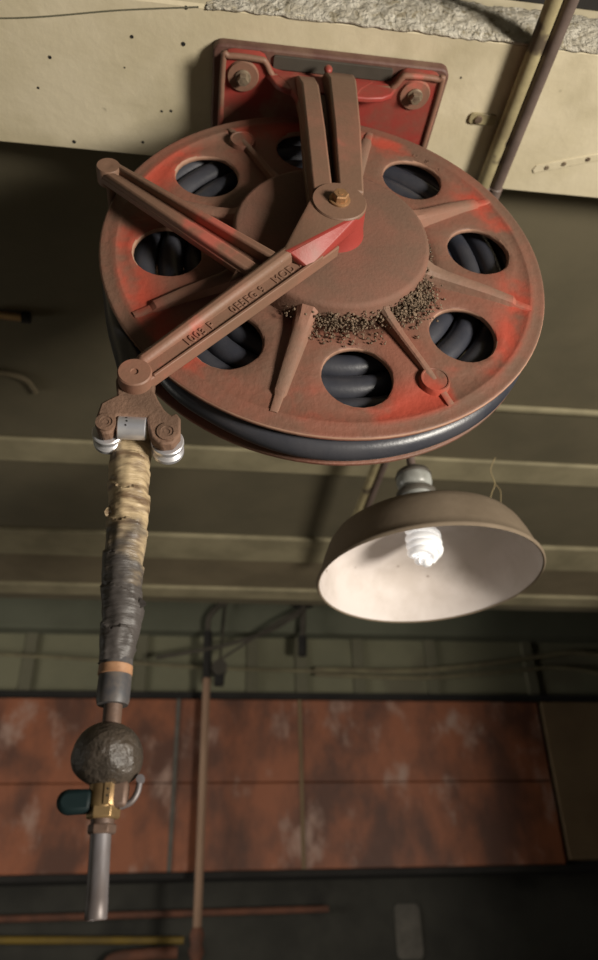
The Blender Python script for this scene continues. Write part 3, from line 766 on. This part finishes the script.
# rusted steel band across the back wall
ZR0, ZR1, ZR2 = .262, .695, 1.150
cols = [(-1.75, -.115), (-.105, .588), (.600, 2.062)]
labs = {(0, 0): 'lower rusted steel wall panel behind the brass valve and outlet pipe', (0, 1): 'upper rusted steel wall panel behind the rubber ball',
        (1, 0): 'lower rusted steel wall panel behind the thin brown rod', (1, 1): 'upper rusted steel wall panel behind the thin brown rod',
        (2, 0): 'lower wide rusted steel wall panel below and right of the lamp', (2, 1): 'upper wide rusted steel wall panel straight below the lamp'}
for ci, (xa, xb) in enumerate(cols):
    for ri, (za, zb) in enumerate(((ZR0, ZR1 - .0015), (ZR1 + .0015, ZR2))):
        bm = new(); box(bm, xa, xb, YB - .10, YB - .04, za, zb)
        tag(obj('steel_panel', bm, 'rust', bevel=.006), labs[(ci, ri)], 'panel', 'rusted steel panels on the back wall')
bm = new(); box(bm, 2.085, 3.4, YB - .10, YB - .04, ZR0 + .02, ZR2)
tag(obj('steel_panel', bm, 'tan', bevel=.006), 'plain dark brown wall panel at the right edge', 'panel', 'rusted steel panels on the back wall')
bm = new(); box(bm, XA, XB, YB - .06, YB + .36, ZR0 - .03, ZR0 + .012); struct('trim_11', bm, 'black')
bm = new(); box(bm, XA, XB, YB - .04, YB + .05, ZR0 - .02, ZR2); struct('trim_12', bm, 'black')
for i, x in enumerate((-.11, .594)):
    bm = new(); box(bm, x - .011, x + .011, YB - .108, YB - .098, ZR0, ZR2)
    s_ = obj('seam_strip', bm, 'patch' if i == 0 else 'tan', bevel=.003); tag(s_, ['pale vertical seam strip left of the thin brown rod', 'dark vertical seam strip right of the thin brown rod'][i], 'strip')

# pull rod with its fittings
YK = YB - .20
rod = thing('pull_rod', 'thin brown rod hanging in front of the rusted panels', 'rod', W(.045, YK, -.05))
bm = new(); tube(bm, [W(.045, YK, -.04), W(.045, YK, 1.25)], .022, 12); obj('shaft', bm, 'rod', rod)
bm = new(); tube(bm, [W(.045, YK, 1.24), W(.042, YK, 1.52)], .026, 12); obj('socket_sleeve', bm, 'black', rod)
bm = new(); lathe(bm, W(.045, YK, .02), Vector((0, 0, -1)), [(0, 0), (.026, .01), (.036, .04), (.028, .08), (.04, .11), (.02, .16), (0, .16)], 16); obj('end_knob', bm, 'rustpipe', rod)
pb = thing('pulley_block', 'small dark pulley block hanging beside the top of the brown rod', 'pulley', W(.12, YK, 1.17))
bm = new(); box(bm, .085, .145, YK - .03, YK + .03, 1.20, 1.33); obj('cheek', bm, 'black', pb, bevel=.012)
bm = new(); lathe(bm, W(.115, YK - .04, 1.30), Vector((0, 1, 0)), [(0, 0), (.045, 0), (.045, .02), (.03, .04), (.045, .06), (.045, .08), (0, .08)], 24); obj('sheave', bm, 'cable', pb)
bm = new(); tube(bm, [W(.115, YK + .05, 1.33), W(.145, YK + .05, 1.72)], .006, 8); obj('hanger', bm, 'cable', pb)
def cable(label, pts, r, m='cable', name='cable'):
    bm = new(); tube(bm, smooth_path(pts, 8), r, 10); return tag(obj(name, bm, m), label, 'cable', 'cables along the back wall')
cable('dark hose looping from the brown rod up to the ceiling beam', [W(.042, YK, 1.525), W(.05, YK, 1.62), W(.14, YK, 1.71), W(.30, YK, 1.755), W(.60, YK, 1.765)], .016)
cable('dark slanting cable below the loop, sagging to the left of the rod', [W(-.25, YK - .03, 1.35), W(.1, YK - .03, 1.42), W(.40, YK - .03, 1.52), W(.62, YK - .03, 1.66)], .012)
cable('second dark slanting cable, steeper, ending beside the pulley block', [W(.115, YK - .055, 1.335), W(.28, YK - .05, 1.45), W(.45, YK - .05, 1.57), W(.62, YK - .05, 1.67)], .008)
cable('thin olive cable running along the wall left of the rod', [W(-1.6, YB - .06, 1.42), W(-.9, YB - .06, 1.40), W(-.3, YB - .06, 1.365), W(.1, YB - .06, 1.345), W(.7, YB - .06, 1.335)], .010, 'palecable')
cable('upper of two wavy olive cables at right', [W(.7, YB - .06, 1.345), W(1.3, YB - .06, 1.345), W(1.8, YB - .06, 1.395), W(2.2, YB - .06, 1.455), W(2.45, YB - .06, 1.475), W(2.9, YB - .06, 1.42), W(3.4, YB - .06, 1.36)], .016, 'palecable')
cable('lower of two wavy olive cables at right', [W(.7, YB - .06, 1.315), W(1.3, YB - .06, 1.30), W(1.8, YB - .06, 1.335), W(2.2, YB - .06, 1.375), W(2.45, YB - .06, 1.36), W(2.75, YB - .06, 1.27)], .012, 'palecable')
cd = thing('drop_pipe', 'short dark pipe dropping from the beam between the rod and the lamp', 'pipe', W(.60, YK, 1.40))
bm = new(); cyl(bm, W(.605, YK, 1.41), W(.62, YK, 1.70), .018, 12); obj('tube', bm, 'cable', cd)
bm = new(); cyl(bm, W(.604, YK, 1.385), W(.608, YK, 1.50), .027, 12); obj('cap', bm, 'black', cd)
bm = new(); lathe(bm, W(.62, YK, 1.69), Vector((0, 0, 1)), [(0, 0), (.06, .01), (.07, .04), (.03, .06), (0, .06)], 16); obj('junction', bm, 'black', cd)

# things on the dark wall below
YW = YB + .28
pipe_thing('water_pipe', 'dull yellow pipe low on the dark wall at bottom left', [W(-1.5, YW, -.005), W(-.02, YW, -.045)], .019, 'yellow')
pipe_thing('water_pipe', 'rusty brown pipe above the yellow one on the dark wall', [W(-1.5, YW, .075), W(.78, YW, .085)], .018, 'rustpipe')
bm = new(); tube(bm, smooth_path([W(-.42, YW - .02, -.28), W(-.40, YW - .02, -.13), W(-.22, YW - .02, -.105), W(-.05, YW - .02, -.10)], 8), .03, 12)
tag(obj('pipe_elbow', bm, 'rustpipe'), 'dark curved pipe below the right end of the yellow pipe', 'pipe')
bm = new(); slab_pts = rounded(1.17, 1.32, -.17, .10, .03)
A = [bm.verts.new(W(x, YB + .335, z)) for x, z in slab_pts]; B = [bm.verts.new(W(x, YB + .352, z)) for x, z in slab_pts]
bm.faces.new(A); bm.faces.new(B[::-1])
for i in range(len(A)): bm.faces.new((A[i], B[i], B[(i + 1) % len(A)], A[(i + 1) % len(A)]))
tag(obj('notice_board', bm, 'patch'), 'small pale board on the dark wall at bottom, right of centre', 'board')

# ------------------------------------------------------------------ light
def area(name, loc, target, sx, sy, power, col):
    l = bpy.data.lights.new(name, 'AREA'); l.shape = 'RECTANGLE'; l.size = sx; l.size_y = sy; l.energy = power; l.color = col
    o = bpy.data.objects.new(name, l); C.objects.link(o); o.location = W(*loc)
    o.rotation_euler = (W(*target) - W(*loc)).to_track_quat('-Z', 'Y').to_euler(); return o
area('doorway_daylight', (2.05, -1.0, -.50), (.1, .8, .75), .6, .6, 142, (1, .93, .82))
fill_lamp = area('left_fill_light', (-3.7, 2.3, .2), (.4, 4.2, .9), 1.5, 1.2, 24, (1, .95, .86)); fill_lamp.data.spread = math.radians(105)  # added fill lamp for the background; the left wall has no opening
w = bpy.data.worlds.new('World'); scn.world = w; w.use_nodes = True
w.node_tree.nodes['Background'].inputs[0].default_value = (.9, .95, 1, 1); w.node_tree.nodes['Background'].inputs[1].default_value = .05

# ------------------------------------------------------------------ camera
cam = bpy.data.cameras.new('camera'); co = bpy.data.objects.new('camera', cam); C.objects.link(co)
cam.sensor_fit = 'VERTICAL'; cam.sensor_height = 36; cam.lens = 745.6 / 960 * 36
R = Matrix(((0.99163345, -0.12660485, -0.02518541), (-0.04371931, -0.51297212, 0.85729122), (-0.12145663, -0.84901756, -0.51421539)))
co.matrix_world = Matrix.Translation(W(0, 0, 0)) @ R.transposed().to_4x4()
cam.clip_start = .02
cam.dof.use_dof = True; cam.dof.focus_distance = .80; cam.dof.aperture_fstop = 4.5
scn.camera = co
vs = scn.view_settings; vs.view_transform = 'Standard'; vs.look = 'None'; vs.exposure = 0; vs.gamma = 1; vs.use_curve_mapping = False
